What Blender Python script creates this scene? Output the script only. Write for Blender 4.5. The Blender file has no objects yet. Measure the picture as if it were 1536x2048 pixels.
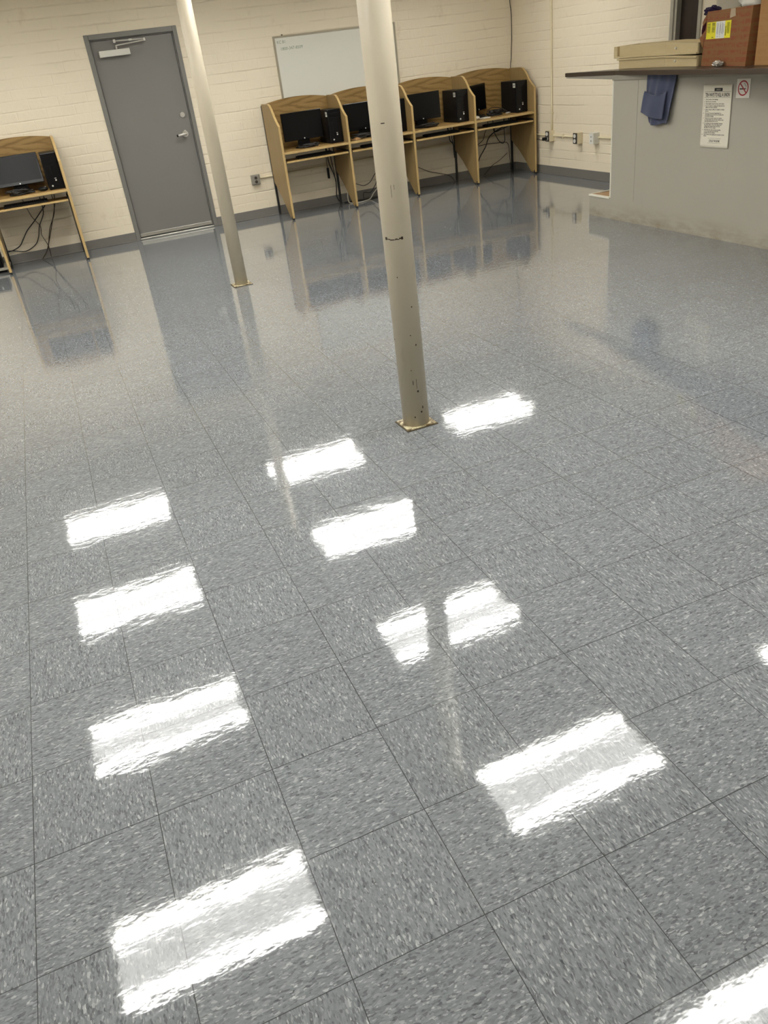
import bpy, bmesh, math, random
from mathutils import Vector, Matrix

S = bpy.context.scene
C = S.collection
PI = math.pi
random.seed(7)

# ------------------------------------------------------------------ room
XL, XR, YF, YB, H = -3.4, 6.64, -4.6, 8.46, 2.72
ZD = 0.748            # desk top height of the carrels
ZC = 1.243            # bar counter height

# ------------------------------------------------------------------ node helpers
class NT:
    def __init__(self, name):
        self.m = bpy.data.materials.new(name); self.m.use_nodes = True
        self.t = self.m.node_tree; self.n = self.t.nodes; self.l = self.t.links
        self.b = self.n['Principled BSDF']; self.out = self.n['Material Output']
    def add(self, kind, **kw):
        n = self.n.new(kind)
        for k, v in kw.items():
            if k.startswith('i_'):
                n.inputs[k[2:].replace('_', ' ')].default_value = v
            else: setattr(n, k, v)
        return n
    def link(self, a, b): self.l.new(a, b)
    def setv(self, sock, v):
        if hasattr(v, 'links') or isinstance(v, bpy.types.NodeSocket): self.l.new(v, sock)
        else: sock.default_value = v
    def math(self, op, a, b=None, c=None, clamp=False):
        n = self.n.new('ShaderNodeMath'); n.operation = op; n.use_clamp = clamp
        self.setv(n.inputs[0], a)
        if b is not None: self.setv(n.inputs[1], b)
        if c is not None: self.setv(n.inputs[2], c)
        return n.outputs[0]
    def vmath(self, op, a, b=None):
        n = self.n.new('ShaderNodeVectorMath'); n.operation = op
        self.setv(n.inputs[0], a)
        if b is not None: self.setv(n.inputs[1], b)
        return n.outputs[0]
    def sep(self, v):
        n = self.n.new('ShaderNodeSeparateXYZ'); self.l.new(v, n.inputs[0]); return n.outputs
    def comb(self, x, y, z):
        n = self.n.new('ShaderNodeCombineXYZ')
        for i, v in enumerate((x, y, z)): self.setv(n.inputs[i], v)
        return n.outputs[0]
    def mix(self, f, a, b, mode='MIX'):
        n = self.n.new('ShaderNodeMix'); n.data_type = 'RGBA'; n.blend_type = mode
        self.setv(n.inputs['Factor'], f)
        self.setv(n.inputs[6], a if not isinstance(a, tuple) else rgba(a))
        self.setv(n.inputs[7], b if not isinstance(b, tuple) else rgba(b))
        return n.outputs[2]
    def mixf(self, f, a, b):
        n = self.n.new('ShaderNodeMix'); n.data_type = 'FLOAT'
        self.setv(n.inputs[0], f); self.setv(n.inputs[2], a); self.setv(n.inputs[3], b)
        return n.outputs[0]
    def ramp(self, f, stops, interp='LINEAR'):
        n = self.n.new('ShaderNodeValToRGB'); n.color_ramp.interpolation = interp
        e = n.color_ramp.elements
        while len(e) < len(stops): e.new(0.5)
        for el, (p, c) in zip(e, stops):
            el.position = p; el.color = rgba(c) if isinstance(c, tuple) else (c, c, c, 1)
        self.setv(n.inputs[0], f); return n.outputs[0]
    def noise(self, v, scale, detail=2.0, rough=0.5, dist=0.0):
        n = self.n.new('ShaderNodeTexNoise'); n.inputs['Scale'].default_value = scale
        n.inputs['Detail'].default_value = detail; n.inputs['Roughness'].default_value = rough
        n.inputs['Distortion'].default_value = dist
        self.l.new(v, n.inputs['Vector']); return n.outputs
    def bump(self, h, strength, dist, normal=None):
        n = self.n.new('ShaderNodeBump'); n.inputs['Strength'].default_value = strength
        n.inputs['Distance'].default_value = dist; self.l.new(h, n.inputs['Height'])
        if normal is not None: self.l.new(normal, n.inputs['Normal'])
        return n.outputs[0]
    def obj(self): return self.n.new('ShaderNodeTexCoord').outputs['Object']
    def P(self, **kw):
        names = {'color': 'Base Color', 'rough': 'Roughness', 'metal': 'Metallic', 'normal': 'Normal',
                 'spec': 'Specular IOR Level', 'ior': 'IOR', 'coat': 'Coat Weight', 'coatrough': 'Coat Roughness',
                 'emit': 'Emission Color', 'estr': 'Emission Strength', 'sheen': 'Sheen Weight', 'trans': 'Transmission Weight'}
        for k, v in kw.items():
            if isinstance(v, tuple): v = rgba(v)
            self.setv(self.b.inputs[names[k]], v)
        return self.m

def rgba(c): return (c[0], c[1], c[2], 1.0)
def srgb(r, g, b):
    f = lambda v: (v/255/12.92) if v/255 <= 0.04045 else ((v/255+0.055)/1.055)**2.4
    return (f(r), f(g), f(b))

def plain(name, col, rough=0.5, metal=0.0, var=0.06, scale=9.0, **kw):
    """painted / plastic / metal surface with a faint procedural unevenness"""
    t = NT(name); o = t.obj()
    nz = t.noise(o, scale, 3.0)[0]
    f = t.math('MULTIPLY_ADD', nz, 2*var, 1-var)
    c = t.mix(1.0, col, t.comb(f, f, f), 'MULTIPLY')
    r = t.math('MULTIPLY_ADD', t.noise(o, scale*2.3, 2.0)[0], 0.12, rough-0.06)
    return t.P(color=c, rough=r, metal=metal, **kw)

# ------------------------------------------------------------------ materials
def mat_floor():
    t = NT('vinyl_tile'); o = t.obj()
    s = t.vmath('MULTIPLY', o, (1/0.3048, 1/0.3048, 0.0))
    x, y, _ = t.sep(s)
    ix, iy = t.math('FLOOR', x), t.math('FLOOR', y)
    par = t.math('MODULO', t.math('ADD', t.math('ADD', ix, iy), 1000.0), 2.0)   # 1 = chips along y
    par = t.math('GREATER_THAN', par, 0.5)
    wn = t.n.new('ShaderNodeTexWhiteNoise'); wn.noise_dimensions = '3D'
    t.link(t.comb(ix, iy, 0.0), wn.inputs['Vector'])
    tile_r = wn.outputs['Value']
    ox, oy, _ = t.sep(o)
    a = t.mixf(par, ox, oy)       # along the chips
    b = t.mixf(par, oy, ox)       # across
    wob = t.noise(o, 60.0, 2.0)[1]
    wx, wy, _w = t.sep(wob)
    a = t.math('MULTIPLY_ADD', wx, 0.012, a); b = t.math('MULTIPLY_ADD', wy, 0.006, b)
    off = t.math('MULTIPLY', tile_r, 37.0)
    def vor(sa, sb, seed):
        v = t.n.new('ShaderNodeTexVoronoi'); v.voronoi_dimensions = '3D'; v.feature = 'F1'
        v.inputs['Scale'].default_value = 1.0; v.inputs['Randomness'].default_value = 1.0
        t.link(t.comb(t.math('MULTIPLY_ADD', a, sa, off), t.math('MULTIPLY', b, sb), t.math('ADD', off, seed)), v.inputs['Vector'])
        return v
    v1 = vor(88.0, 240.0, 0.0)
    c1 = t.ramp(t.sep(v1.outputs['Color'])[0],
        [(0.0, srgb(*DK)), (0.10, srgb(*DK2)), (0.24, srgb(*M1)), (0.52, srgb(*M2)), (0.82, srgb(*M3)), (0.955, srgb(*L1)), (1.0, srgb(*L2))])
    v2 = vor(140.0, 400.0, 5.0)
    c2 = t.ramp(t.sep(v2.outputs['Color'])[1], [(0.0, srgb(*DK)), (0.12, srgb(*M1)), (0.6, srgb(*M2)), (0.92, srgb(*M3)), (0.985, srgb(*L2))])
    col = t.mix(0.45, c1, c2)
    # slight tone difference from tile to tile
    tv = t.math('MULTIPLY_ADD', tile_r, 0.07, 0.965)
    col = t.mix(1.0, col, t.comb(tv, tv, tv), 'MULTIPLY')
    # seams
    fx, fy = t.math('FRACT', x), t.math('FRACT', y)
    def edge(f): return t.math('MINIMUM', f, t.math('SUBTRACT', 1.0, f))
    e = t.math('MINIMUM', edge(fx), edge(fy))
    sw = t.math('MULTIPLY_ADD', t.noise(o, 1.7, 2.0)[0], 0.0042, 0.0013)
    seam = t.math('LESS_THAN', e, sw)
    seam = t.math('MULTIPLY', seam, 0.9)
    col = t.mix(seam, col, srgb(58, 60, 60))
    # wax: slow undulation, finer orange peel and swirls left by the buffer
    n1 = t.noise(o, 3.2, 2.0, 0.5)[0]
    st = t.vmath('MULTIPLY', o, (13.0, 24.0, 1.0))
    n2 = t.noise(st, 1.0, 3.0, 0.55)[0]
    n3 = t.noise(o, 150.0, 3.0, 0.6)[0]
    wax = t.math('ADD', t.math('MULTIPLY', n1, 0.0008), t.math('MULTIPLY', n2, 0.00036))
    wax = t.math('SUBTRACT', wax, t.math('MULTIPLY', seam, 0.0004))
    h = t.math('ADD', wax, t.math('MULTIPLY', n3, 0.000014))
    bp = t.bump(h, 1.0, 1.0)
    t.link(t.bump(wax, 0.85, 1.0), t.b.inputs['Coat Normal'])
    rr = t.math('MULTIPLY_ADD', t.noise(o, 2.1, 3.0)[0], 0.04, 0.02)
    rr = t.math('ADD', rr, t.math('MULTIPLY', t.noise(o, 190.0, 2.0)[0], 0.04))
    t.b.inputs['Coat IOR'].default_value = 1.6
    return t.P(color=col, rough=rr, normal=bp, ior=1.58, spec=0.5, coat=0.52, coatrough=0.04)

DK, DK2, M1, M2, M3, L1, L2 = (68,72,75), (90,94,97), (110,114,117), (122,126,129), (131,135,138), (149,152,153), (190,192,191)

def mat_brick(name, axis):
    """painted brick; axis = wall runs along 'x' or 'y'"""
    t = NT(name); o = t.obj(); x, y, z = t.sep(o)
    u = x if axis == 'x' else y
    wob = t.noise(o, 5.0, 2.0)[0]
    zz = t.math('MULTIPLY_ADD', wob, 0.014, z)
    br = t.n.new('ShaderNodeTexBrick')
    br.offset = 0.5
    br.inputs['Scale'].default_value = 1.0
    br.inputs['Mortar Size'].default_value = 0.007
    br.inputs['Mortar Smooth'].default_value = 0.6
    br.inputs['Brick Width'].default_value = 0.305
    br.inputs['Row Height'].default_value = 0.1016
    t.link(t.comb(u, zz, 0.0), br.inputs['Vector'])
    fz = t.math('FRACT', t.math('DIVIDE', zz, 0.1016))
    course = t.math('MINIMUM', fz, t.math('SUBTRACT', 1.0, fz))
    course = t.ramp(course, [(0.0, 1.0), (0.085, 0.0)])
    mort = t.math('MAXIMUM', course, t.math('MULTIPLY', br.outputs['Fac'], 0.30))
    # many joints are filled with paint: only patches of them read
    pat = t.noise(t.comb(t.math('MULTIPLY', u, 1.0), t.math('MULTIPLY', z, 3.4), 0.0), 2.3, 3.0, 0.55)[0]
    pat = t.ramp(pat, [(0.36, 0.10), (0.66, 1.0)])
    groove = t.math('MULTIPLY', mort, pat)
    fine = t.noise(o, 24.0, 4.0, 0.6)[0]
    mid = t.noise(t.vmath('MULTIPLY', o, (3.0, 3.0, 9.8)), 1.0, 2.0)[0]
    h = t.math('MULTIPLY_ADD', fine, 0.0020, t.math('MULTIPLY', groove, -0.0062))
    h = t.math('MULTIPLY_ADD', mid, 0.005, h)
    bp = t.bump(h, 0.9, 1.0)
    tone = t.noise(o, 0.9, 3.0)[0]
    c = t.mix(tone, WALL1, WALL2)
    # old drips, scuffs and stains
    stn = t.ramp(t.noise(t.vmath('MULTIPLY', o, (3.5, 3.5, 2.2)), 1.6, 5.0, 0.65)[0], [(0.62, 0.0), (0.80, 0.30)])
    c = t.mix(stn, c, srgb(176, 152, 116))
    return t.P(color=c, rough=0.55, normal=bp, spec=0.35)

WALL1, WALL2 = srgb(238, 227, 203), srgb(232, 220, 196)

def mat_wood(name, c_light, c_dark, cathedral=False, along='z', rough=0.42, k=1.0):
    t = NT(name); o = t.obj()
    inf = t.n.new('ShaderNodeObjectInfo').outputs['Location']
    p = t.vmath('ADD', o, t.vmath('MULTIPLY', inf, (0.0, 1.7, 1.3)))
    x, y, z = t.sep(p)
    l, w, d = {'z': (z, x, y), 'x': (x, z, y), 'y': (y, x, z)}[along]
    if along == 'z': w = t.math('ADD', x, t.math('MULTIPLY', y, 1.0))
    q = t.comb(t.math('MULTIPLY', l, 1.6), t.math('MULTIPLY', w, 26.0), t.math('MULTIPLY', d, 26.0))
    g1 = t.noise(q, 1.0, 4.0, 0.6)[0]
    q2 = t.comb(t.math('MULTIPLY', l, 14.0), t.math('MULTIPLY', w, 260.0), t.math('MULTIPLY', d, 260.0))
    g2 = t.noise(q2, 1.0, 2.0)[0]
    f = t.math('MULTIPLY_ADD', g2, 0.30, t.math('MULTIPLY', g1, 0.75))
    if cathedral:
        ox, oy, oz = t.sep(o)
        nn = t.noise(t.vmath('MULTIPLY', o, (5.0, 1.0, 9.0)), 1.0, 3.0, 0.55)[0]
        zc = t.math('SUBTRACT', oz, 1.205)
        # nested tongues whose tips point along x
        band = t.math('ABSOLUTE', t.math('ADD', zc, t.math('MULTIPLY_ADD', nn, 0.03, -0.015)))
        ph = t.math('ADD', t.math('MULTIPLY', ox, 17.0), t.math('MULTIPLY', band, -105.0))
        ph = t.math('MULTIPLY_ADD', nn, 7.0, ph)
        s = t.math('MULTIPLY_ADD', t.math('SINE', ph), 0.5, 0.5)
        s = t.math('POWER', s, 2.2)
        # lower down the figure repeats, fainter
        fade = t.ramp(t.math('ABSOLUTE', t.math('SUBTRACT', ox, 0.44)), [(0.16, 1.0), (0.42, 0.25)])
        f = t.math('ADD', t.math('MULTIPLY', f, 0.60), t.math('MULTIPLY', t.math('MULTIPLY', s, fade), 0.38))
    f = t.ramp(f, [(0.25, 0.0), (0.80, 1.0)])
    c = t.mix(t.math('MULTIPLY', f, k), c_light, c_dark)
    bp = t.bump(g2, 0.15, 0.0006)
    return t.P(color=c, rough=rough, normal=bp, spec=0.4)

def mat_light():
    t = NT('lamp_lens'); o = t.obj(); x, y, z = t.sep(o)
    def band(c, s): 
        d = t.math('SUBTRACT', y, c)
        return t.math('POWER', 2.718, t.math('MULTIPLY', t.math('MULTIPLY', d, d), -1.0/(s*s)))
    bands = t.math('ADD', band(0.205, 0.043), band(-0.205, 0.043))
    prism = t.n.new('ShaderNodeTexVoronoi'); prism.inputs['Scale'].default_value = 70.0
    t.link(o, prism.inputs['Vector'])
    st = t.math('MULTIPLY_ADD', bands, 1.05, 0.095)
    st = t.math('MULTIPLY', st, t.math('MULTIPLY_ADD', prism.outputs['Distance'], 0.3, 0.9))
    t.P(color=(0.8, 0.8, 0.8), rough=0.4, emit=LAMP_COL, estr=t.math('MULTIPLY', st, LAMP))
    return t.m
LAMP = 40.5
LAMP_COL = (1.0, 0.985, 0.945)

def mat_ceiling():
    t = NT('ceiling_tile'); o = t.obj(); x, y, z = t.sep(o)
    u = t.math('FRACT', t.math('DIVIDE', t.math('SUBTRACT', x, 0.19-0.61), 1.2192))
    v = t.math('FRACT', t.math('DIVIDE', t.math('SUBTRACT', y, 1.26-0.305), 0.61))
    ed = lambda f, w: t.math('LESS_THAN', t.math('MINIMUM', f, t.math('SUBTRACT', 1.0, f)), w)
    grid = t.math('MAXIMUM', ed(u, 0.01), ed(v, 0.02))
    fis = t.noise(o, 70.0, 3.0, 0.7)[0]
    c = t.mix(t.ramp(fis, [(0.36, 0.35), (0.46, 0.0)]), srgb(214, 208, 192), srgb(160, 154, 140))
    c = t.mix(grid, c, srgb(225, 224, 218))
    return t.P(color=c, rough=0.9)

def mat_gray_counter():
    t = NT('gray_counter_paint'); o = t.obj(); x, y, z = t.sep(o)
    n = t.noise(o, 1.4, 4.0)[0]
    c = t.mix(n, srgb(172, 167, 154), srgb(163, 159, 146))
    # kicked-up grime: patchy, along the foot of the panel
    g = t.noise(t.vmath('MULTIPLY', o, (1.0, 3.0, 9.0)), 1.6, 5.0, 0.65)[0]
    near = t.ramp(z, [(0.0, 1.0), (0.16, 0.0)])
    g = t.math('MULTIPLY', t.ramp(g, [(0.36, 0.0), (0.72, 1.0)]), t.math('MULTIPLY', near, 0.75))
    c = t.mix(g, c, srgb(124, 108, 80))
    s = t.ramp(t.noise(t.vmath('MULTIPLY', o, (6.0, 6.0, 2.0)), 1.2, 4.0, 0.7)[0], [(0.66, 0.0), (0.78, 0.22)])
    c = t.mix(s, c, srgb(120, 116, 104))
    return t.P(color=c, rough=0.5, normal=t.bump(t.noise(o, 60.0, 3.0)[0], 0.2, 0.0008))

def mat_column():
    t = NT('column_paint'); o = t.obj(); x, y, z = t.sep(o)
    n = t.noise(o, 3.0, 4.0)[0]
    c = t.mix(n, srgb(200, 190, 167), srgb(189, 179, 156))
    v = t.n.new('ShaderNodeTexVoronoi'); v.inputs['Scale'].default_value = 15.0; t.link(o, v.inputs['Vector'])
    keep = t.math('GREATER_THAN', t.sep(v.outputs['Color'])[0], 0.72)
    low = t.ramp(t.math('DIVIDE', z, 1.0), [(0.0, 1.0), (0.75, 0.0)])
    spot = t.math('MULTIPLY', t.math('LESS_THAN', v.outputs['Distance'], 0.075), t.math('MULTIPLY', keep, low))
    smear = t.ramp(t.noise(t.vmath('MULTIPLY', o, (14.0, 14.0, 5.0)), 1.0, 5.0, 0.7)[0], [(0.58, 0.0), (0.74, 0.45)])
    c = t.mix(t.math('MULTIPLY', smear, low), c, srgb(140, 122, 88))
    c = t.mix(t.math('GREATER_THAN', spot, 0.25), c, srgb(38, 30, 22))
    return t.P(color=c, rough=0.42, normal=t.bump(t.noise(o, 40.0, 3.0)[0], 0.25, 0.0006), spec=0.5)

def mat_rustplate():
    t = NT('chipped_plate'); o = t.obj()
    n = t.noise(o, 38.0, 5.0, 0.7)[0]
    f = t.ramp(n, [(0.42, 0.0), (0.60, 1.0)])
    c = t.mix(f, srgb(214, 204, 170), srgb(96, 76, 40))
    return t.P(color=c, rough=0.6)

def mat_carton(name, base, red):
    t = NT(name); o = t.obj(); x, y, z = t.sep(o)
    q = t.comb(t.math('MULTIPLY', t.math('ADD', x, y), 9.0), t.math('MULTIPLY', z, 40.0), 0.0)
    n = t.noise(q, 1.0, 3.0, 0.6)[0]
    br = t.n.new('ShaderNodeTexBrick'); br.inputs['Scale'].default_value = 1.0
    br.inputs['Brick Width'].default_value = 0.16; br.inputs['Row Height'].default_value = 0.045; br.inputs['Mortar Size'].default_value = 0.008
    t.link(t.comb(t.math('SUBTRACT', t.math('MULTIPLY', x, 0.3), y), z, 0.0), br.inputs['Vector'])
    f = t.math('MULTIPLY', t.ramp(n, [(0.42, 0.0), (0.58, 1.0)]), t.math('SUBTRACT', 1.0, br.outputs['Fac']))
    c = t.mix(t.math('MULTIPLY', f, 0.9 if red else 0.15), base, srgb(132, 68, 38))
    return t.P(color=c, rough=0.75)

def mat_cloth(name, c1, c2, sc=220.0):
    t = NT(name); o = t.obj()
    n = t.noise(o, sc, 3.0, 0.7)[0]; m = t.noise(o, 9.0, 3.0)[0]
    c = t.mix(t.math('MULTIPLY_ADD', m, 0.6, t.math('MULTIPLY', n, 0.4)), c1, c2)
    return t.P(color=c, rough=0.95, normal=t.bump(n, 0.6, 0.002), sheen=0.2, spec=0.1)

def mat_screen():
    t = NT('screen_glass'); o = t.obj()
    n = t.noise(o, 3.0, 2.0)[0]
    return t.P(color=(0.006, 0.006, 0.006), rough=t.math('MULTIPLY_ADD', n, 0.06, 0.20), spec=0.22)

M = dict(
    floor=mat_floor(), ceiling=mat_ceiling(), wall_x=mat_brick('painted_brick_back', 'x'), wall_y=mat_brick('painted_brick_side', 'y'),
    base=plain('gray_vinyl_base', srgb(119, 116, 111), 0.42, var=0.05),
    lens=mat_light(), white_metal=plain('white_metal', srgb(226, 224, 214), 0.4),
    door=plain('gray_door_paint', srgb(122, 119, 115), 0.42, var=0.05, scale=2.2),
    door_frame=plain('gray_frame_paint', srgb(121, 119, 114), 0.38, var=0.05),
    alu=plain('aluminium', srgb(196, 194, 186), 0.32, 0.85), chrome=plain('satin_chrome', srgb(214, 211, 202), 0.3, 0.5),
    closer=plain('closer_cover', srgb(216, 214, 204), 0.38, 0.0),
    rubber=plain('black_rubber', (0.010, 0.010, 0.010), 0.6),
    dark_gap=plain('dark_slot', (0.02, 0.017, 0.014), 0.8),
    column=mat_column(), plate=mat_rustplate(), plate_dark=plain('rust_edge', srgb(70, 58, 36), 0.7),
    oak=mat_wood('oak_laminate_back', srgb(160, 130, 80), srgb(116, 90, 50), True, 'x'),
    oak_side=mat_wood('oak_laminate_side', srgb(157, 133, 90), srgb(134, 110, 69), False, 'z', k=0.8),
    oak_top=mat_wood('oak_laminate_top', srgb(174, 143, 90), srgb(150, 118, 66), False, 'x', k=0.8),
    oak_edge=mat_wood('oak_edge_band', srgb(194, 168, 116), srgb(174, 145, 92), False, 'z', k=0.7, rough=0.34),
    black_metal=plain('black_metal', (0.011, 0.010, 0.010), 0.4),
    black_plastic=plain('black_plastic', (0.005, 0.005, 0.0055), 0.34, spec=0.25),
    black_gloss=plain('black_gloss', (0.004, 0.004, 0.005), 0.16, spec=0.3),
    black_matte=plain('black_matte_plastic', (0.006, 0.006, 0.007), 0.45, spec=0.2),
    screen=mat_screen(),
    silver=plain('silver_badge', srgb(225, 225, 220), 0.3, 0.3), sticker=plain('white_sticker', srgb(215, 214, 204), 0.6),
    ink=plain('black_ink', (0.018, 0.017, 0.016), 0.6), paper=plain('poster_paper', srgb(222, 216, 198), 0.65, var=0.04),
    white=plain('white_plastic', srgb(226, 224, 215), 0.42), ivory=plain('ivory_paint', srgb(226, 214, 182), 0.45),
    graybox=plain('gray_steel_box', srgb(150, 147, 138), 0.4, 0.3), outlet_dark=plain('brown_outlet', srgb(58, 52, 46), 0.4),
    board=plain('whiteboard_face', srgb(226, 225, 214), 0.22, var=0.015, scale=2.0), board_frame=plain('whiteboard_frame', srgb(170, 162, 142), 0.4, 0.3),
    marker=plain('faded_marker', srgb(124, 140, 116), 0.6),
    counter=mat_gray_counter(), counter_top=mat_wood('dark_laminate', srgb(78, 66, 55), srgb(58, 47, 38), False, 'y', rough=0.3),
    trim_gray=plain('gray_trim_paint', srgb(146, 141, 130), 0.45), bead=plain('white_corner_bead', srgb(226, 222, 206), 0.4),
    tread=mat_wood('worn_plywood', srgb(190, 150, 100), srgb(120, 84, 48), False, 'y'),
    tray=mat_wood('pale_maple', srgb(203, 186, 146), srgb(186, 166, 124), False, 'y', k=0.8, rough=0.5),
    brown_door=mat_wood('dark_walnut', srgb(44, 30, 20), srgb(28, 18, 12), False, 'z', rough=0.4),
    steel_frame=plain('steel_frame', srgb(172, 168, 154), 0.35, 0.35),
    carton=mat_carton('brown_carton', srgb(130, 88, 48), True), carton2=mat_carton('tan_carton', srgb(158, 118, 70), False),
    carton_in=plain('carton_inside', srgb(128, 92, 58), 0.8),
    yellow=plain('yellow_label', srgb(232, 222, 40), 0.5), label_white=plain('label_white', srgb(226, 226, 222), 0.5),
    olive=plain('label_print', srgb(110, 108, 30), 0.6), grayprint=plain('gray_print', srgb(120, 120, 118), 0.6),
    tape=plain('clear_tape', srgb(180, 158, 128), 0.18, spec=0.8), foil=plain('crumpled_foil', srgb(200, 196, 186), 0.22, 0.6),
    maroon=mat_cloth('maroon_cloth', srgb(70, 22, 30), srgb(38, 14, 24)), purple=mat_cloth('purple_cloth', srgb(44, 26, 60), srgb(24, 16, 40)),
    bag=mat_cloth('white_bag', srgb(226, 222, 210), srgb(200, 196, 184), 30.0),
    tub=plain('white_tub', srgb(205, 198, 180), 0.4), strap=plain('black_strap', (0.012, 0.012, 0.016), 0.7),
    towel=mat_cloth('blue_terry', srgb(86, 91, 112), srgb(62, 66, 86), 260.0),
    red=plain('sign_red', srgb(160, 28, 40), 0.5), sign=plain('sign_white', srgb(226, 222, 212), 0.45),
    cable_black=plain('black_cable', (0.012, 0.011, 0.010), 0.45), cable_brown=plain('brown_cable', srgb(58, 42, 28), 0.5), cable_white=plain('white_cable', srgb(226, 224, 214), 0.45),
    grayboard=plain('gray_shelf', srgb(168, 164, 152), 0.5),
    scuff=plain('scuff', srgb(52, 40, 28), 0.7),
)

# ------------------------------------------------------------------ mesh helpers
class MB:
    def __init__(self): self.bm = bmesh.new()
    def _merge(self, b2):
        me = bpy.data.meshes.new('t'); b2.to_mesh(me); b2.free(); self.bm.from_mesh(me); bpy.data.meshes.remove(me); return self
    def box(self, x0, x1, y0, y1, z0, z1, bev=0.0, seg=2, mtx=None):
        b = bmesh.new(); bmesh.ops.create_cube(b, size=1.0)
        for v in b.verts:
            v.co = Vector((x0 + (v.co.x+.5)*(x1-x0), y0 + (v.co.y+.5)*(y1-y0), z0 + (v.co.z+.5)*(z1-z0)))
        if bev > 0: bmesh.ops.bevel(b, geom=b.edges[:], offset=bev, segments=seg, profile=0.5, affect='EDGES')
        if mtx is not None: bmesh.ops.transform(b, matrix=mtx, verts=b.verts)
        return self._merge(b)
    def poly(self, pts, vec, bev=0.0):
        """closed planar polygon extruded by vec"""
        b = bmesh.new(); v = [b.verts.new(p) for p in pts]; f = b.faces.new(v)
        r = bmesh.ops.extrude_face_region(b, geom=[f])
        bmesh.ops.translate(b, vec=vec, verts=[e for e in r['geom'] if isinstance(e, bmesh.types.BMVert)])
        bmesh.ops.recalc_face_normals(b, faces=b.faces[:])
        if bev > 0: bmesh.ops.bevel(b, geom=b.edges[:], offset=bev, segments=2, profile=0.5, affect='EDGES')
        return self._merge(b)
    def cyl(self, p0, p1, r0, r1=None, n=20, smooth=True):
        p0, p1 = Vector(p0), Vector(p1); r1 = r0 if r1 is None else r1
        b = bmesh.new(); d = p1-p0
        bmesh.ops.create_cone(b, cap_ends=True, segments=n, radius1=r0, radius2=r1, depth=d.length)
        for f in b.faces: f.smooth = smooth and len(f.verts) == 4
        q = d.to_track_quat('Z', 'Y').to_matrix().to_4x4(); q.translation = (p0+p1)/2
        bmesh.ops.transform(b, matrix=q, verts=b.verts); return self._merge(b)
    def tube(self, pts, r, n=8, sub=6):
        P = [Vector(p) for p in pts]; path = []
        for i in range(len(P)-1):
            a, b_, c, d = P[max(i-1, 0)], P[i], P[i+1], P[min(i+2, len(P)-1)]
            for k in range(sub):
                t = k/sub
                path.append(0.5*((2*b_)+(c-a)*t+(2*a-5*b_+4*c-d)*t*t+(3*b_-a-3*c+d)*t**3))
        path.append(P[-1])
        bm = bmesh.new(); rings = []; up = Vector((0.13, 0.31, 0.94))
        for i, p in enumerate(path):
            tg = (path[min(i+1, len(path)-1)]-path[max(i-1, 0)])
            if tg.length < 1e-9: tg = Vector((0, 0, 1))
            tg.normalize(); s = tg.cross(up)
            if s.length < 1e-4: s = tg.cross(Vector((1, 0, 0)))
            s.normalize(); w = s.cross(tg)
            rings.append([bm.verts.new(p + r*(math.cos(2*PI*k/n)*s + math.sin(2*PI*k/n)*w)) for k in range(n)])
            up = w
        for a, b_ in zip(rings, rings[1:]):
            for k in range(n):
                f = bm.faces.new((a[k], a[(k+1) % n], b_[(k+1) % n], b_[k])); f.smooth = True
        bm.faces.new(rings[0][::-1]); bm.faces.new(rings[-1])
        bmesh.ops.recalc_face_normals(bm, faces=bm.faces[:])
        return self._merge(bm)
    def lathe(self, prof, c=(0, 0, 0), n=28):
        bm = bmesh.new(); rings = []
        for r, z in prof:
            rings.append([bm.verts.new((c[0]+r*math.cos(2*PI*k/n), c[1]+r*math.sin(2*PI*k/n), c[2]+z)) for k in range(n)])
        for a, b_ in zip(rings, rings[1:]):
            for k in range(n):
                f = bm.faces.new((a[k], a[(k+1) % n], b_[(k+1) % n], b_[k])); f.smooth = True
        bm.faces.new(rings[0][::-1]); bm.faces.new(rings[-1])
        return self._merge(bm)
    def grid(self, fn, nu, nv, smooth=True):
        bm = bmesh.new(); V = [[bm.verts.new(fn(i/nu, j/nv)) for j in range(nv+1)] for i in range(nu+1)]
        for i in range(nu):
            for j in range(nv):
                f = bm.faces.new((V[i][j], V[i+1][j], V[i+1][j+1], V[i][j+1])); f.smooth = smooth
        return self._merge(bm)
    def sphere(self, c, rx, ry, rz, n=14):
        b = bmesh.new(); bmesh.ops.create_uvsphere(b, u_segments=n*2, v_segments=n, radius=1.0)
        for v in b.verts: v.co = Vector((c[0]+v.co.x*rx, c[1]+v.co.y*ry, c[2]+v.co.z*rz))
        for f in b.faces: f.smooth = True
        return self._merge(b)
    def text(self, s, size, fn, sx=1.0, align='LEFT', bold=0.0):
        cu = bpy.data.curves.new('t', 'FONT'); cu.body = s; cu.size = size; cu.align_x = align; cu.resolution_u = 3; cu.offset = bold
        ob = bpy.data.objects.new('t', cu); me = bpy.data.meshes.new_from_object(ob)
        for v in me.vertices: v.co = fn(v.co.x*sx, v.co.y)
        self.bm.from_mesh(me)
        bpy.data.meshes.remove(me); bpy.data.objects.remove(ob); bpy.data.curves.remove(cu); return self

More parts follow.
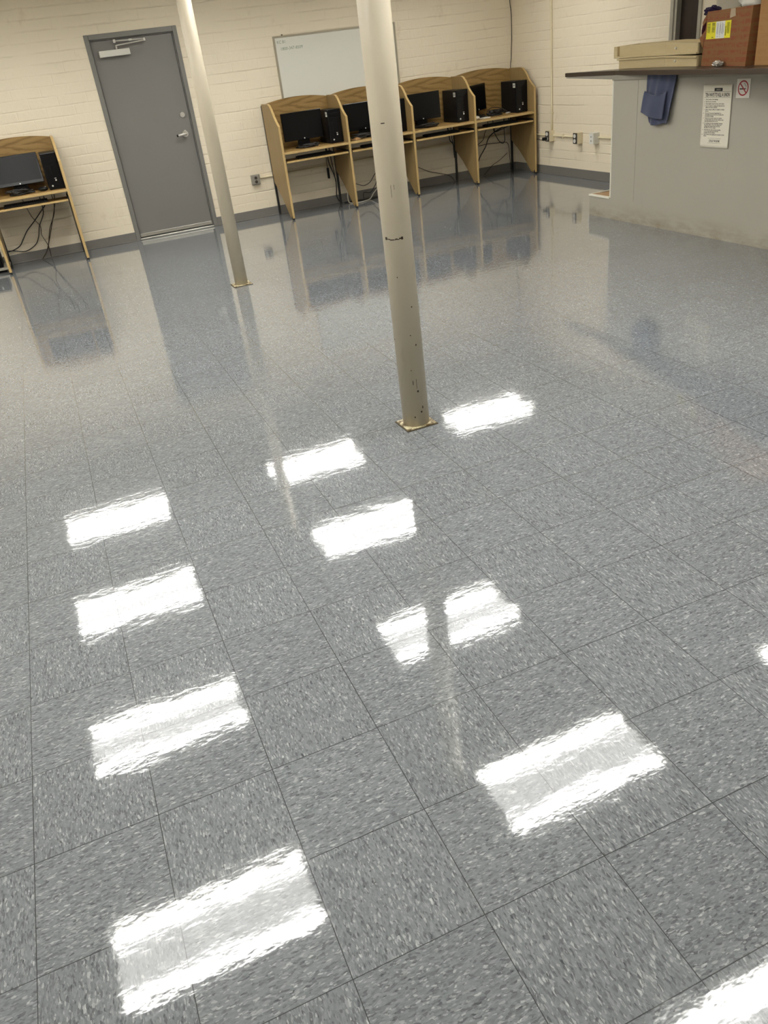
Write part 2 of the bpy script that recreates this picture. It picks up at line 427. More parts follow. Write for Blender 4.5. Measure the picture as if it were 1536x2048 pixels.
def obj(name, mb, mat, parent=None, loc=None, label=None):
    me = bpy.data.meshes.new(name); mb.bm.normal_update(); mb.bm.to_mesh(me); mb.bm.free()
    me.materials.append(M[mat] if isinstance(mat, str) else mat)
    o = bpy.data.objects.new(name, me); C.objects.link(o)
    if parent is not None: o.parent = parent
    if loc is not None: o.location = loc
    if label: o['label'] = label
    return o
def tag(o, label, cat, group=None, kind=None):
    o['label'] = label; o['category'] = cat
    if group: o['group'] = group
    if kind: o['kind'] = kind
    return o
def thing(name, label, cat, loc=(0, 0, 0), rotz=0.0, group=None, kind=None):
    o = bpy.data.objects.new(name, None); o.empty_display_size = 0.1; C.objects.link(o)
    o.location = loc; o.rotation_euler = (0, 0, rotz)
    return tag(o, label, cat, group, kind)
def dup(root, loc, label, rotz=0.0):
    r = root.copy(); C.objects.link(r); r.location = loc; r.rotation_euler = (0, 0, rotz); r['label'] = label
    for ch in list(root.children):
        c = ch.copy(); C.objects.link(c); c.parent = r
        for g in list(ch.children):
            d = g.copy(); C.objects.link(d); d.parent = c
    return r

# ------------------------------------------------------------------ the setting
tag(obj('floor', MB().box(XL-.15, XR+.15, YF-.15, YB+.15, -0.08, 0), 'floor'), 'gray speckled vinyl tile floor waxed to a shine', 'floor', kind='structure')
tag(obj('ceiling', MB().box(XL-.15, XR+.15, YF-.15, YB+.15, H, H+0.06), 'ceiling'), 'white suspended tile ceiling over the room', 'ceiling', kind='structure')
DX0, DX1, DZ = 1.352, 2.358, 2.138        # outside of the door frame
w = MB().poly([(x, YB, z) for x, z in ((XL-.15, 0), (DX0+.01, 0), (DX0+.01, DZ-.01), (DX1-.01, DZ-.01), (DX1-.01, 0), (XR+.15, 0), (XR+.15, H), (XL-.15, H))], (0, .15, 0))
tag(obj('wall_back', w, 'wall_x'), 'cream painted brick wall behind the gray door and whiteboard', 'wall', kind='structure')
R0, R1, RZ = 5.065, 5.405, 2.14           # narrow door opening in the right wall (y)
w = MB().poly([(XR, y, z) for y, z in ((YF, 0), (R0-.01, 0), (R0-.01, RZ), (R1+.01, RZ), (R1+.01, 0), (YB, 0), (YB, H), (YF, H))], (.15, 0, 0))
tag(obj('wall_right', w, 'wall_y'), 'cream painted brick wall right of the corner, with conduit and outlets', 'wall', kind='structure')
tag(obj('wall_left', MB().box(XL-.15, XL, YF, YB, 0, H), 'wall_y'), 'cream painted brick wall on the left, outside the view', 'wall', kind='structure')
tag(obj('wall_front', MB().box(XL-.15, XR+.15, YF-.15, YF, 0, H), 'wall_x'), 'cream painted brick wall behind the photographer', 'wall', kind='structure')

def baseboard(name, x0, x1, y0, y1, label, into):
    m = MB().box(x0, x1, y0, y1, 0.0, 0.102, 0.003)
    if into == 'y': m.box(x0, x1, y0-.010, y0+.002, 0.0, 0.012, 0.003)     # toe of the cove
    else: m.box(x0-.010, x0+.002, y0, y1, 0.0, 0.012, 0.003)
    return tag(obj(name, m, 'base'), label, 'baseboard', kind='structure')
baseboard('baseboard_back', XL, DX0, YB-.006, YB, 'gray vinyl baseboard left of the gray door', 'y')
baseboard('baseboard_back', DX1, XR, YB-.006, YB, 'gray vinyl baseboard under the row of four carrels', 'y')
baseboard('baseboard_right', XR-.006, XR, 5.47, YB-.006, 'gray vinyl baseboard along the right brick wall', 'x')

# gray steel door
d = thing('door_1', 'gray steel door with lever handle and closer in gray frame', 'door', (0, YB, 0), kind='structure')
f = MB()
a, b_ = DX0, DX1
for x0, x1 in ((a, a+.047), (b_-.047, b_)): f.box(x0, x1, -.012, .11, 0, DZ, .003)
f.box(a+.0475, b_-.0475, -.0115, .11, DZ-.050, DZ-.0005, .003)
# rebate (stop) set further in
for x0, x1 in ((a+.047, a+.056), (b_-.056, b_-.047)): f.box(x0, x1, .022, .11, 0, DZ-.05, .002)
f.box(a+.047, b_-.047, .022, .11, DZ-.062, DZ-.05, .002)
obj('door_frame', f, 'door_frame', d)
leaf = obj('door_leaf', MB().box(a+.058, b_-.058, .040, .085, .045, DZ-.064, .002), 'door', d)
obj('sweep', MB().box(a+.06, b_-.06, .034, .042, .03, .066, .002), 'alu', d)
obj('threshold', MB().box(a+.048, b_-.048, -.02, .12, 0, .020, .006), 'alu', d)
cl = obj('closer_body', MB().box(1.470, 1.802, -.030, .040, 1.917, 1.978, .004), 'closer', d, label='white door closer box')
m = MB().cyl((1.668, 0, 1.978), (1.668, 0, 2.012), .010)
m.tube([(1.668, -.002, 2.010), (1.69, -.004, 2.016), (1.98, -.028, 2.034)], .0065, 8, 3)
m.tube([(1.98, -.03, 2.048), (1.66, -.012, 2.056)], .006, 8, 3)
m.box(1.972, 1.992, -.038, -.020, 2.028, 2.056, .002).box(1.648, 1.672, -.03, .0, 2.040, 2.072, .003).box(1.815, 1.85, -.03, -.01, 2.044, 2.062, .003)
obj('closer_arm', m, 'chrome', d)
m = MB().cyl((2.225, .040, 1.262), (2.225, .022, 1.262), .030, .027, 24).box(2.219, 2.231, .006, .024, 1.247, 1.282, .003)
obj('deadbolt', m, 'chrome', d)
m = MB().cyl((2.212, .040, 1.062), (2.212, .026, 1.062), .036, .033, 28).cyl((2.212, .028, 1.062), (2.212, -.022, 1.062), .013)
m.tube([(2.218, -.020, 1.064), (2.17, -.028, 1.062), (2.112, -.026, 1.057)], .0135, 12, 4)
m.box(2.203, 2.221, .006, .026, 1.075, 1.104, .004)
lv = obj('lever_handle', m, 'chrome', d)
obj('end_cap', MB().cyl((2.116, -.026, 1.0575), (2.098, -.025, 1.0555), .0145, .011, 16), 'rubber', lv)

# narrow brown door beyond the bar
d2 = thing('door_2', 'narrow dark brown door in a steel frame beyond the bar', 'door', (XR, 0, 0), kind='structure')
f = MB()
f.box(-.016, .10, R1, R1+.045, 0, RZ+.05, .003).box(-.004, .10, R1-.035, R1, 0, RZ, .002)
f.box(-.016, .10, R0-.04, R0, 0, RZ+.05, .003).box(-.016, .10, R0-.04, R1+.045, RZ, RZ+.05, .003)
obj('door_frame', f, 'steel_frame', d2)
obj('door_leaf', MB().box(.05, .09, R0, R1-.035, .01, RZ, .002), 'brown_door', d2)

# ceiling lights
first = None
LX, LY = (0.19, 2.63, 5.08), [-4.215+1.825*k for k in range(7)]
names = {}
nb = {0.19: 'left', 2.63: 'middle', 5.08: 'right'}
rowname = ['farthest behind the viewer', 'behind the viewer', 'just in front of the viewer', 'second ahead', 'third ahead', 'fourth ahead', 'nearest the back wall']
rowname = {0: 'over the front wall', 1: 'behind the viewer', 2: 'above the viewer', 3: 'first ahead of the viewer', 4: 'second ahead of the viewer', 5: 'third ahead of the viewer', 6: 'nearest the back wall'}
spots = [(x, y, k) for x in LX for k, y in enumerate(LY) if k > 1 and not (x > 5 and k in (4, 5))] + [(-2.25, y, k) for k, y in enumerate(LY) if k in (3, 5, 6)]
nb[-2.25] = 'added unseen far left'  # added troffers outside the view, put in to light the left side
for (x, y, k) in spots:
    lab = 'bright ceiling troffer of the %s row, %s' % (nb[x], rowname[k])
    if first is None:
        first = thing('ceiling_light', lab, 'light', (x, y, H), group='fluorescent troffers in the ceiling')
        m = MB()
        for s in (-1, 1):
            m.box(-.605, .605, s*.285-.016, s*.285+.016, -.046, 0, .002).box(s*.588-.016, s*.588+.016, -.27, .27, -.046, 0, .002)  # rim made deep below the lens so it shades the upper walls
        obj('frame', m, 'white_metal', first)
        obj('lens', MB().box(-.572, .572, -.269, .269, -.010, -.002), 'lens', first)
    else: dup(first, (x, y, H), lab)

# ------------------------------------------------------------------ columns
def column(x, y, r, pw, pl, label, rot):
    t = thing('support_column', label, 'column', (x, y, 0), group='steel columns')
    m = MB().cyl((0, 0, .006), (0, 0, H), r, r, 48)
    obj('shaft', m, 'column', t)
    mt = Matrix.Rotation(rot, 4, 'Z')
    obj('base_plate', MB().box(-pw, pw, -pl, pl, 0, .009, .002, mtx=mt), 'plate', t)
    obj('rust_border', MB().box(-pw-.006, pw+.006, -pl-.006, pl+.006, 0, .0035, mtx=mt), 'plate_dark', t)
    return t
near = column(1.868, 1.492, .0655, .078, .070, 'thick cream column with scuffs, nearest the viewer', 0.02)
far = column(1.856, 5.148, .0560, .078, .070, 'slimmer cream column beside the gray door', 0.0)
# scuffs on the near column that follow its round face
m = MB()
def scuff(ang, z, w_, h_):
    r = .0659; n = 4
    da = w_/r
    vs = [m.bm.verts.new((r*math.cos(ang+da*(i/n-.5)), r*math.sin(ang+da*(i/n-.5)), z+s*h_/2)) for s in (-1, 1) for i in range(n+1)]
    for i in range(n): m.bm.faces.new((vs[i], vs[i+1], vs[n+2+i], vs[n+1+i]))
toward = math.atan2(-1.82-1.49, 0.497-1.868)
for u in [i/9 for i in range(10)]: scuff(toward-.85+u*1.15, .905+random.uniform(-.003, .003), .010, .003+.003*random.random())
scuff(toward-.85, .908, .012, .012); scuff(toward+.30, .906, .010, .012)
for da, z, w_, h_ in ((.05, .238, .003, .020), (.30, .23, .0018, .05), (.35, .192, .008, .010), (.62, .105, .006, .012), (.48, .083, .008, .009), (-.05, .06, .006, .008), (.5, .60, .006, .006), (.2, .47, .006, .004),
                     (.55, .42, .006, .008), (-.2, 1.36, .016, .004), (-.1, 1.10, .0016, .05), (.1, 1.115, .0016, .02), (.0, .30, .004, .004), (-.3, .74, .004, .006)):
    scuff(toward+da, z, w_, h_)
obj('scuff_marks', m, 'scuff', near)

# ------------------------------------------------------------------ study carrels
PROF = [(7.815, .022), (7.815, 1.022), (7.885, 1.066), (7.950, 1.116), (7.985, 1.160), (8.030, 1.203), (8.085, 1.240), (8.135, 1.250),
        (8.400, 1.250), (8.400, .388), (8.330, .350), (8.190, .262), (8.040, .142), (7.950, .062), (7.905, .022)]
T = .0125
def side_panel(parent, x, x0):
    pts = [(x-x0-T, y-8.4, z) for y, z in PROF]
    p = obj('side_panel', MB().poly(pts, (2*T, 0, 0)), 'oak_side', parent)
    # pale edge band over the front edge
    m = MB(); F = PROF[:9]
    for (y0, z0), (y1, z1) in zip(F, F[1:]):
        dy, dz = y1-y0, z1-z0; L = math.hypot(dy, dz); ny, nz = -dz/L*.0018, dy/L*.0018
        m.poly([(x-x0-T-.0006, y0-8.4, z0), (x-x0-T-.0006, y1-8.4, z1), (x-x0-T-.0006, y1-8.4+ny, z1+nz), (x-x0-T-.0006, y0-8.4+ny, z0+nz)], (2*T+.0012, 0, 0))
    obj('edge_band', m, 'oak_edge', p)
    obj('glide', MB().box(x-x0-.012, x-x0+.012, -.580, -.555, 0, .024, .002).box(x-x0-.018, x-x0-.010, -.580, -.560, .006, .044, .001), 'black_metal', p)
    obj('leg', MB().box(x-x0-.016, x-x0+.010, .0005, .024, 0, 1.236, .002), 'black_metal', parent)
def carrel(xa, xb, label, right_panel, left_panel=True):
    t = thing('study_carrel', label, 'carrel', (xa, 8.4, 0), group='oak study carrels')
    x0 = xa
    if left_panel: side_panel(t, xa, x0)
    if right_panel: side_panel(t, xb, x0)
    W = xb-xa
    # back panel with an arched top
    n = 24; pts = [(T+.0005, -.002, .695)]
    for i in range(n+1):
        u = i/n; pts.append((T+.0005+u*(W-2*T-.001), -.002, 1.244+.042*(1-(2*u-1)**2)))
    pts.append((W-T-.0005, -.002, .695))
    obj('back_panel', MB().poly(pts, (0, -.016, 0)), 'oak', t)
    dk = obj('desktop', MB().box(T, W-T, -.575, -.019, .722, ZD, .002), 'oak_top', t)
    obj('edge_band', MB().box(T, W-T, -.5775, -.5755, .7225, ZD-.0005, .0008), 'oak_edge', dk)
    sh = obj('keyboard_shelf', MB().box(T+.014, W-T-.014, -.578, -.27, .630, .648, .003), 'oak_top', t)
    obj('edge_band', MB().box(T+.014, W-T-.014, -.5815, -.5785, .630, .648, .001), 'oak_edge', sh)
    for x in (T, W-T-.013): obj('slide_rail', MB().box(x, x+.013, -.565, -.15, .632, .668, .001), 'black_metal', t)
    return t
PX = [3.165, 3.993, 4.842, 5.696, 6.562]
clab = ['oak study carrel at the left end of the row, below the whiteboard corner', 'oak study carrel second from the left, partly behind the near column',
        'oak study carrel right of the near column', 'oak study carrel at the right end of the row, in the room corner']
cars = [carrel(PX[i], PX[i+1], clab[i], i == 3) for i in range(4)]
carrel(-.095, .732, 'oak study carrel left of the gray door, cut by the photo edge', True)

# --- monitors
def make_monitor(loc, label, rz, tilt=.035):
    t = thing('monitor', label, 'monitor', loc, rz, group='black flat monitors')
    R = Matrix.Translation((0, -.02, .085)) @ Matrix.Rotation(-tilt, 4, 'X')
    obj('housing', MB().box(-.25, .25, 0, .032, 0, .302, .005, mtx=R).box(-.14, .14, .03, .055, .05, .23, .01, mtx=R), 'black_gloss', t)
    obj('screen', MB().box(-.234, .234, -.0012, .002, .034, .288, mtx=R), 'screen', t)
    obj('badge', MB().cyl(R @ Vector((0, -.003, .015)), R @ Vector((0, .002, .015)), .0065, n=16), 'silver', t)
    obj('stand', MB().box(-.075, .075, .016, .050, .008, .17, .008).lathe([(.02, .0), (.125, .0), (.125, .008), (.10, .020), (.085, .034), (.02, .036)], (0, .0, 0)), 'black_plastic', t)
    return t
mon = make_monitor((3.530, 8.10, ZD), 'black monitor in the leftmost carrel of the row', .03)
def place_mon(x, y, rz, label): return dup(mon, (x, y, ZD), label, rz)
place_mon(4.325, 8.11, .0, 'black monitor beside the left edge of the near column')
place_mon(5.115, 8.12, .03, 'black monitor right of the near column, next to a labelled tower')
place_mon(5.905, 8.135, .66, 'black monitor turned sideways in the corner carrel')
make_monitor((.278, 8.12, ZD), 'gray-looking monitor in the carrel left of the door', .0, .20)

# --- computer towers
def make_tower(loc, label):
    t = thing('computer_tower', label, 'computer', loc, group='black computer towers on the carrel desks')
    obj('case', MB().box(-.084, .080, .012, .372, .003, .362, .003), 'black_matte', t)
    f = obj('front_panel', MB().box(-.084, .080, -.010, .0115, 0, .364, .009, 3).box(-.068, .064, -.012, -.008, .285, .325, .002).box(-.068, .064, -.012, -.008, .24, .278, .002)
            .box(-.02, .0, -.0125, -.008, .09, .235, .003), 'black_gloss', t)
    obj('power_button', MB().cyl((-.042, -.013, .040), (-.042, -.008, .040), .009, n=20), 'silver', f)
    obj('badge', MB().cyl((.008, -.013, .092), (.008, -.008, .092), .0085, n=20).box(-.004, .016, -.0125, -.008, .108, .114), 'silver', f)
    # white asset label on the flank near the front edge
    s = obj('asset_label', MB().box(-.0852, -.0835, .014, .070, .290, .340), 'sticker', t, label='white asset label')
    obj('print', MB().box(-.0856, -.085, .020, .064, .307, .319).box(-.0856, -.085, .028, .058, .327, .333), 'grayprint', s)
    return t
def tx(i): return PX[i+1]-T-.084
tw = make_tower((tx(0), 7.965, ZD), 'black computer tower in the leftmost carrel of the row')
dup(tw, (tx(1), 7.985, ZD), 'black computer tower just right of the near column')
dup(tw, (tx(2), 7.960, ZD), 'black labelled computer tower third along, right of a monitor')
dup(tw, (tx(3), 7.975, ZD), 'black labelled computer tower standing in the corner carrel')
dup(tw, (.732-T-.082, 7.965, ZD), 'black computer tower in the carrel left of the door')

# --- keyboards on the pull-out shelves
def make_keyboard(loc, label):
    t = thing('keyboard', label, 'keyboard', loc, group='keyboards on the pull-out shelves')
    obj('body', MB().poly([(-.225, -.075, 0), (-.225, .075, 0), (-.225, .075, .026), (-.225, -.075, .014)], (.45, 0, 0), .002), 'black_plastic', t)
    m = MB()
    for r in range(5):
        for c in range(20):
            x = -.212+c*.0213; y = -.062+r*.025; z = .0155+(y+.075)/.15*.012
            m.box(x, x+.018, y, y+.021, z-.002, z+.005)
    k = obj('keys', m, 'black_matte', t); k['kind'] = 'stuff'
    return t
kb = make_keyboard((PX[0]+.425, 7.945, .648), 'black keyboard on the shelf of the leftmost carrel in the row')
for x, lab in ((PX[1]+.43, 'black keyboard on the shelf partly behind the near column'), (PX[2]+.43, 'black keyboard on the shelf right of the near column'),
               (PX[3]+.43, 'black keyboard on the shelf of the corner carrel'), (.275, 'black keyboard on the shelf of the carrel left of the door')):
    dup(kb, (x, 7.945, .648), lab)
# mice
def mouse(loc, rz, mat, label):
    t = thing('computer_mouse', label, 'mouse', loc, rz)
    obj('shell', MB().sphere((0, 0, .012), .031, .056, .022, 10), mat, t)
    obj('wheel', MB().cyl((-.004, -.028, .030), (.004, -.028, .030), .008, n=12), 'graybox', t)
    tw_ = [(0, -.05, .012), (.02, -.07, .006)]
    return t
mouse((.490, 8.00, ZD+.010), 1.2, 'black_plastic', 'black mouse on the desk left of the gray door')
mouse((5.775, 7.93, ZD+.010), -1.0, 'white', 'white mouse in the corner carrel beside its left panel')
p = MB().box(-.06, .06, -.045, .045, 0, .012, .002)
o = obj('paper_pad', p, 'white', None, (5.905, 7.955, ZD)); o.rotation_euler.z = .25
tag(o, 'white paper pad on the corner carrel desk', 'paper')
o = obj('white_plug', MB().box(-.03, .03, -.011, .011, 0, .016, .004).cyl((.03, 0, .008), (.055, 0, .008), .005), 'white', None, (6.335, 8.12, ZD)); o.rotation_euler.z = .2
tag(o, 'small white plug beside the tower in the corner carrel', 'plug')

# --- loose cables on the desks
def tangle(cx, cy, rx, ry, n, seed, name, label, mat='cable_black', r=.0042, hz=.03, z0=None):
    rnd = random.Random(seed); z = ZD if z0 is None else z0; pts = []
    for i in range(n):
        a = i*2.2+rnd.uniform(-.7, .7); k = .35+.65*rnd.random()
        pts.append((cx+rx*k*math.cos(a), cy+ry*k*math.sin(a), z+.006+hz*rnd.random()))
    return tag(obj(name, MB().tube(pts, r, 7, 5), mat), label, 'cable')
tangle(6.14, 8.09, .13, .06, 40, 3, 'cable_bundle', 'heap of black cables on the corner carrel desk', hz=.06, r=.008)
tangle(4.23, 8.00, .14, .06, 30, 5, 'cable_bundle', 'black cable heap under the monitor behind the near column', hz=.05, r=.008)
tangle(.25, 7.975, .17, .06, 44, 8, 'cable_bundle', 'black cables coiled before the monitor left of the door', hz=.05, r=.008)
tangle(3.56, 7.975, .16, .045, 30, 9, 'cable_bundle', 'black cable lying before the monitor in the leftmost carrel', hz=.035, r=.008)
tangle(5.13, 7.98, .15, .05, 30, 10, 'cable_bundle', 'black cable before the monitor right of the near column', hz=.04, r=.008)
tag(obj('cable', MB().tube([(6.02, 8.10, ZD+.02), (6.08, 8.20, ZD+.05), (6.18, 8.26, ZD+.085), (6.30, 8.25, ZD+.07), (6.37, 8.18, ZD+.02)], .005, 8), 'cable_brown'), 'brown cable arching over the heap to the corner tower', 'cable')
o = obj('crumpled_wrapper', MB().grid(lambda u, v: Vector((-.07+.14*u, -.04+.08*v, .004+.022*math.sin(PI*u)*math.sin(PI*v)+.006*math.sin(9*u+5*v))), 12, 8), 'tread', None, (4.125, 7.935, ZD))
sol = o.modifiers.new('s', 'SOLIDIFY'); sol.thickness = .002
tag(o, 'tan crumpled paper on the desk behind the near column', 'paper')

# --- cables hanging under the desks
def cable(pts, r, mat, label): return tag(obj('cable', MB().tube(pts, r, 8), mat), label, 'cable')
def yz(l, y): return [(x, y, z) for x, z in l]
cable(yz([(3.88, .70), (3.885, .60), (3.890, .50), (3.926, .39), (3.950, .29), (3.945, .19), (3.935, .10), (3.96, .03)], 8.385), .007, 'cable_black', 'thick black cable hanging beside the leg under the leftmost carrel')
cable(yz([(3.92, .70), (3.925, .57), (3.935, .47), (3.945, .37), (3.948, .27)], 8.39), .005, 'cable_black', 'thin black cable beside the second leg of the row')
o = thing('power_adapter', 'black power adapter dangling under the leftmost carrel', 'adapter', (3.866, 8.39, .32))
obj('brick', MB().box(-.013, .013, -.016, .016, 0, .125, .006, 3), 'black_plastic', o)
obj('cord', MB().tube([(0, 0, .122), (-.002, 0, .20), (.006, 0, .30), (.004, 0, .385)], .004), 'cable_black', o)
cable([(4.02, 8.37, .30), (4.08, 8.37, .24), (4.22, 8.37, .20), (4.314, 8.37, .165), (4.405, 8.37, .191), (4.47, 8.37, .262), (4.52, 8.38, .32), (4.56, 8.38, .5), (4.56, 8.38, .70)], .0045, 'cable_black', 'black cable sagging under the carrel behind the near column')
cable([(4.52, 8.38, .62), (4.51, 8.38, .40), (4.50, 8.37, .20), (4.45, 8.37, .118), (4.39, 8.36, .070), (4.303, 8.36, .083), (4.29, 8.36, .012)], .0045, 'cable_black', 'black cable dropping to the floor left of the near column')
cable([(4.075, 8.40, .40), (4.08, 8.385, .25), (4.078, 8.36, .139), (4.055, 8.30, .03), (4.06, 8.22, .008), (4.13, 8.16, .008), (4.22, 8.17, .008), (4.34, 8.26, .010), (4.43, 8.35, .055), (4.51, 8.37, .117), (4.58, 8.38, .22)], .0075, 'cable_white', 'white cable looping onto the floor beside the near column')
cable([(4.02, 8.36, .007), (4.12, 8.33, .007), (4.25, 8.30, .007), (4.40, 8.31, .007), (4.52, 8.34, .007)], .006, 'cable_black', 'black cable lying on the floor behind the white cable')
cable(yz([(5.58, .70), (5.601, .576), (5.609, .517), (5.650, .467), (5.655, .39), (5.66, .30)], 8.385), .007, 'cable_black', 'black cable hanging at the leg right of the near column')
cable(yz([(5.635, .70), (5.639, .566), (5.647, .501), (5.662, .44)], 8.392), .005, 'cable_black', 'short black cable at the leg right of the near column')
cable(yz([(4.95, .36), (5.02, .30), (5.143, .252), (5.292, .181), (5.46, .130), (5.60, .08), (5.66, .008)], 8.43), .004, 'cable_brown', 'thin brown cable drooping along the wall right of the near column')
cable(yz([(5.93, .04), (6.0, .18), (6.043, .26), (6.131, .368), (6.176, .459), (6.261, .523), (6.399, .569), (6.49, .60), (6.50, .70)], 8.375), .0065, 'cable_black', 'black cable slanting down left under the corner carrel')
cable(yz([(5.98, .38), (6.039, .413), (6.109, .458), (6.14, .539), (6.183, .60), (6.19, .70)], 8.395), .004, 'cable_black', 'thin black cable curving under the corner carrel')
cable(yz([(6.26, .70), (6.263, .576), (6.287, .498), (6.35, .402), (6.404, .373), (6.433, .412), (6.429, .489), (6.43, .70)], 8.38), .005, 'cable_black', 'looped black cable under the corner carrel')
cable(yz([(6.051, .384), (6.2, .390), (6.335, .382), (6.50, .36), (6.53, .2), (6.54, .008)], 8.43), .004, 'cable_brown', 'level brown cable on the wall under the corner carrel')
cable(yz([(6.12, .008), (6.25, .11), (6.324, .141), (6.409, .184), (6.495, .238)], 8.43), .0035, 'cable_brown', 'thin brown cable low on the wall in the corner')
cable(yz([(6.28, .60), (6.288, .53), (6.36, .54), (6.48, .568), (6.52, .60)], 8.385), .006, 'cable_black', 'black cable draped just below the corner carrel shelf')
cable(yz([(.47, .66), (.46, .576), (.38, .50), (.296, .425), (.188, .338), (.12, .26), (.059, .191), (-.033, .154), (-.12, .146)], 8.42), .0055, 'cable_black', 'black cable slanting left under the carrel by the door')
cable(yz([(.425, .66), (.423, .543), (.403, .468), (.327, .357), (.283, .249), (.222, .17), (.098, .12), (-.026, .148), (-.11, .160)], 8.428), .005, 'cable_black', 'black cable bowing down under the carrel by the door')
cable(yz([(.24, .66), (.256, .571), (.282, .462), (.336, .356), (.322, .26), (.355, .136), (.35, .008)], 8.436), .0035, 'cable_brown', 'thin brown cable crossing under the carrel by the door')
cable(yz([(.556, .66), (.554, .565), (.517, .448), (.432, .321), (.385, .21), (.344, .102)], 8.428), .004, 'cable_brown', 'brown cable nearest the right leg of the carrel by the door')
cable(yz([(.585, .66), (.560, .555), (.454, .335), (.335, .103), (.275, .03), (.25, .006)], 8.42), .0045, 'cable_brown', 'brown cable reaching the floor under the carrel by the door')
cable([(6.61, 8.435, H), (6.606, 8.435, 2.3), (6.603, 8.435, 2.0), (6.617, 8.435, 1.87), (6.62, 8.435, 1.75), (6.616, 8.435, 1.59), (6.605, 8.435, 1.46), (6.600, 8.435, 1.36), (6.585, 8.435, 1.25), (6.58, 8.435, .9)], .0045, 'cable_black', 'black cable running down the room corner')

# computer on a low gray stand at the left edge
t = thing('computer_stand', 'low gray stand on the floor at the left photo edge', 'stand', (-.33, 8.20, 0))
obj('board', MB().box(-.24, .235, -.20, .16, .028, .052, .003), 'grayboard', t)
m = MB()
for x in (-.21, .205):
    for y in (-.17, .13): m.cyl((x, y, 0), (x, y, .028), .016, n=14)
obj('caster', m, 'black_metal', t)
t = thing('floor_computer', 'black computer case low on a gray stand behind the left panel', 'computer', (-.36, 8.20, .052))
obj('case', MB().box(-.20, .20, -.16, .14, 0, .155, .006), 'black_matte', t)
obj('front_panel', MB().box(-.19, .19, -.170, -.158, .006, .149, .004), 'black_gloss', t)
obj('badge', MB().cyl((.12, -.173, .11), (.12, -.168, .11), .010, n=16), 'silver', t)

# ------------------------------------------------------------------ whiteboard
wb = thing('whiteboard', 'wide framed whiteboard on the back wall above the carrels', 'whiteboard', (3.437, YB, 1.0))
BW, BH = 1.557, .920
m = MB()
m.box(0, .022, -.020, 0, 0, BH, .002).box(BW-.022, BW, -.020, 0, 0, BH, .002).box(.022, BW-.022, -.020, 0, BH-.020, BH, .002).box(.022, BW-.022, -.020, 0, 0, .022, .002)
obj('frame', m, 'board_frame', wb)
obj('surface', MB().box(.020, BW-.020, -.012, 0, .020, BH-.018), 'board', wb)
m = MB().cyl((.118, -.014, BH+.004), (.118, .0, BH+.004), .008, n=12)
obj('mounting_clip', m, 'black_metal', wb)
m = MB()
fn = lambda ox, oz, rot=0.0: (lambda x, y: Vector((ox+x+.10*y, -.0128, oz+y+rot*x)))
m.text('KC B1', .044, fn(.040, .842), .92)
m.text('1800-347-8509', .044, fn(.072, .772, .0), 1.03)
obj('handwriting', m, 'marker', wb, label='faded green marker handwriting')

# ------------------------------------------------------------------ outlets and conduit
def conduit(pts, r, label, clips=()):
    t = thing('conduit', label, 'conduit', (0, 0, 0))
    obj('pipe', MB().tube(pts, r, 12, 3), 'ivory', t)
    m = MB()
    for c in clips: m.box(*c, .002)
    if clips: obj('clip', m, 'ivory', t)
    return t
conduit([(2.93, YB-.013, .462), (4.0, YB-.013, .462), (5.2, YB-.013, .466), (6.0, YB-.013, .466), (6.60, YB-.013, .466)], .0125, 'cream conduit along the back wall behind the carrels',
        [(3.66, 3.68, YB-.028, YB, .425, .468), (5.10, 5.12, YB-.028, YB, .43, .47)])
conduit([(XR-.012, 8.40, .466), (XR-.012, 7.9, .465), (XR-.012, 7.2, .463), (XR-.012, 6.90, .463)], .0115, 'cream conduit along the right wall between the first two outlets',
        [(XR-.026, XR, 7.27, 7.288, .44, .486)])
conduit([(XR-.014, 7.535, .51), (XR-.014, 7.535, 1.2), (XR-.014, 7.535, 2.0), (XR-.014, 7.535, H)], .0145, 'cream vertical conduit rising up the right wall',
        [(XR-.030, XR, 7.51, 7.56, .714, .732), (XR-.030, XR, 7.505, 7.565, 1.95, 1.97)])
conduit([(XR-.012, 6.58, .472), (XR-.012, 6.3, .472), (XR-.012, 5.6, .472)], .0115, 'cream conduit running from the white outlet box behind the bar')

def outlet_back(x, z, label):
    t = thing('outlet_box', label, 'outlet', (x, YB, z))
    obj('box', MB().box(-.052, .052, -.048, 0, -.056, .056, .004), 'graybox', t)
    obj('cover', MB().box(-.045, .045, -.053, -.047, -.052, .052, .003), 'graybox', t)
    obj('receptacle', MB().cyl((0, -.057, .022), (0, -.051, .022), .018, n=20).cyl((0, -.057, -.022), (0, -.051, -.022), .018, n=20), 'outlet_dark', t)
outlet_back(2.93, .448, 'gray outlet box on the back wall right of the far column')
def outlet_right(y, z, label, dark, plug=False):
    t = thing('outlet_box', label, 'outlet', (XR, y, z))
    obj('box', MB().box(-.078, 0, -.042, .042, -.062, .062, .004), 'ivory' if dark else 'white', t)
    obj('cover', MB().box(-.086, -.077, -.040, .040, -.060, .060, .004), 'outlet_dark' if dark else 'white', t)
    if dark: obj('receptacle', MB().cyl((-.092, 0, .027), (-.084, 0, .027), .022, n=20).cyl((-.092, 0, -.027), (-.084, 0, -.027), .022, n=20), 'white', t)
    else:
        m = MB()
        for dz in (-.024, .020):
            for dy in (-.008, .008): m.box(-.088, -.085, dy-.002, dy+.002, dz-.007, dz+.009)
        obj('receptacle', m, 'ink', t)
    if plug: return t
outlet_right(7.535, .462, 'outlet box with a black plug under the vertical conduit', True)
outlet_right(6.93, .458, 'dark-faced outlet box in the middle of the right wall', True)
outlet_right(6.60, .466, 'white outlet box nearest the bar', False)
t = thing('black_plug', 'black power plug in the outlet under the vertical conduit', 'plug', (XR-.0925, 7.535, .438))
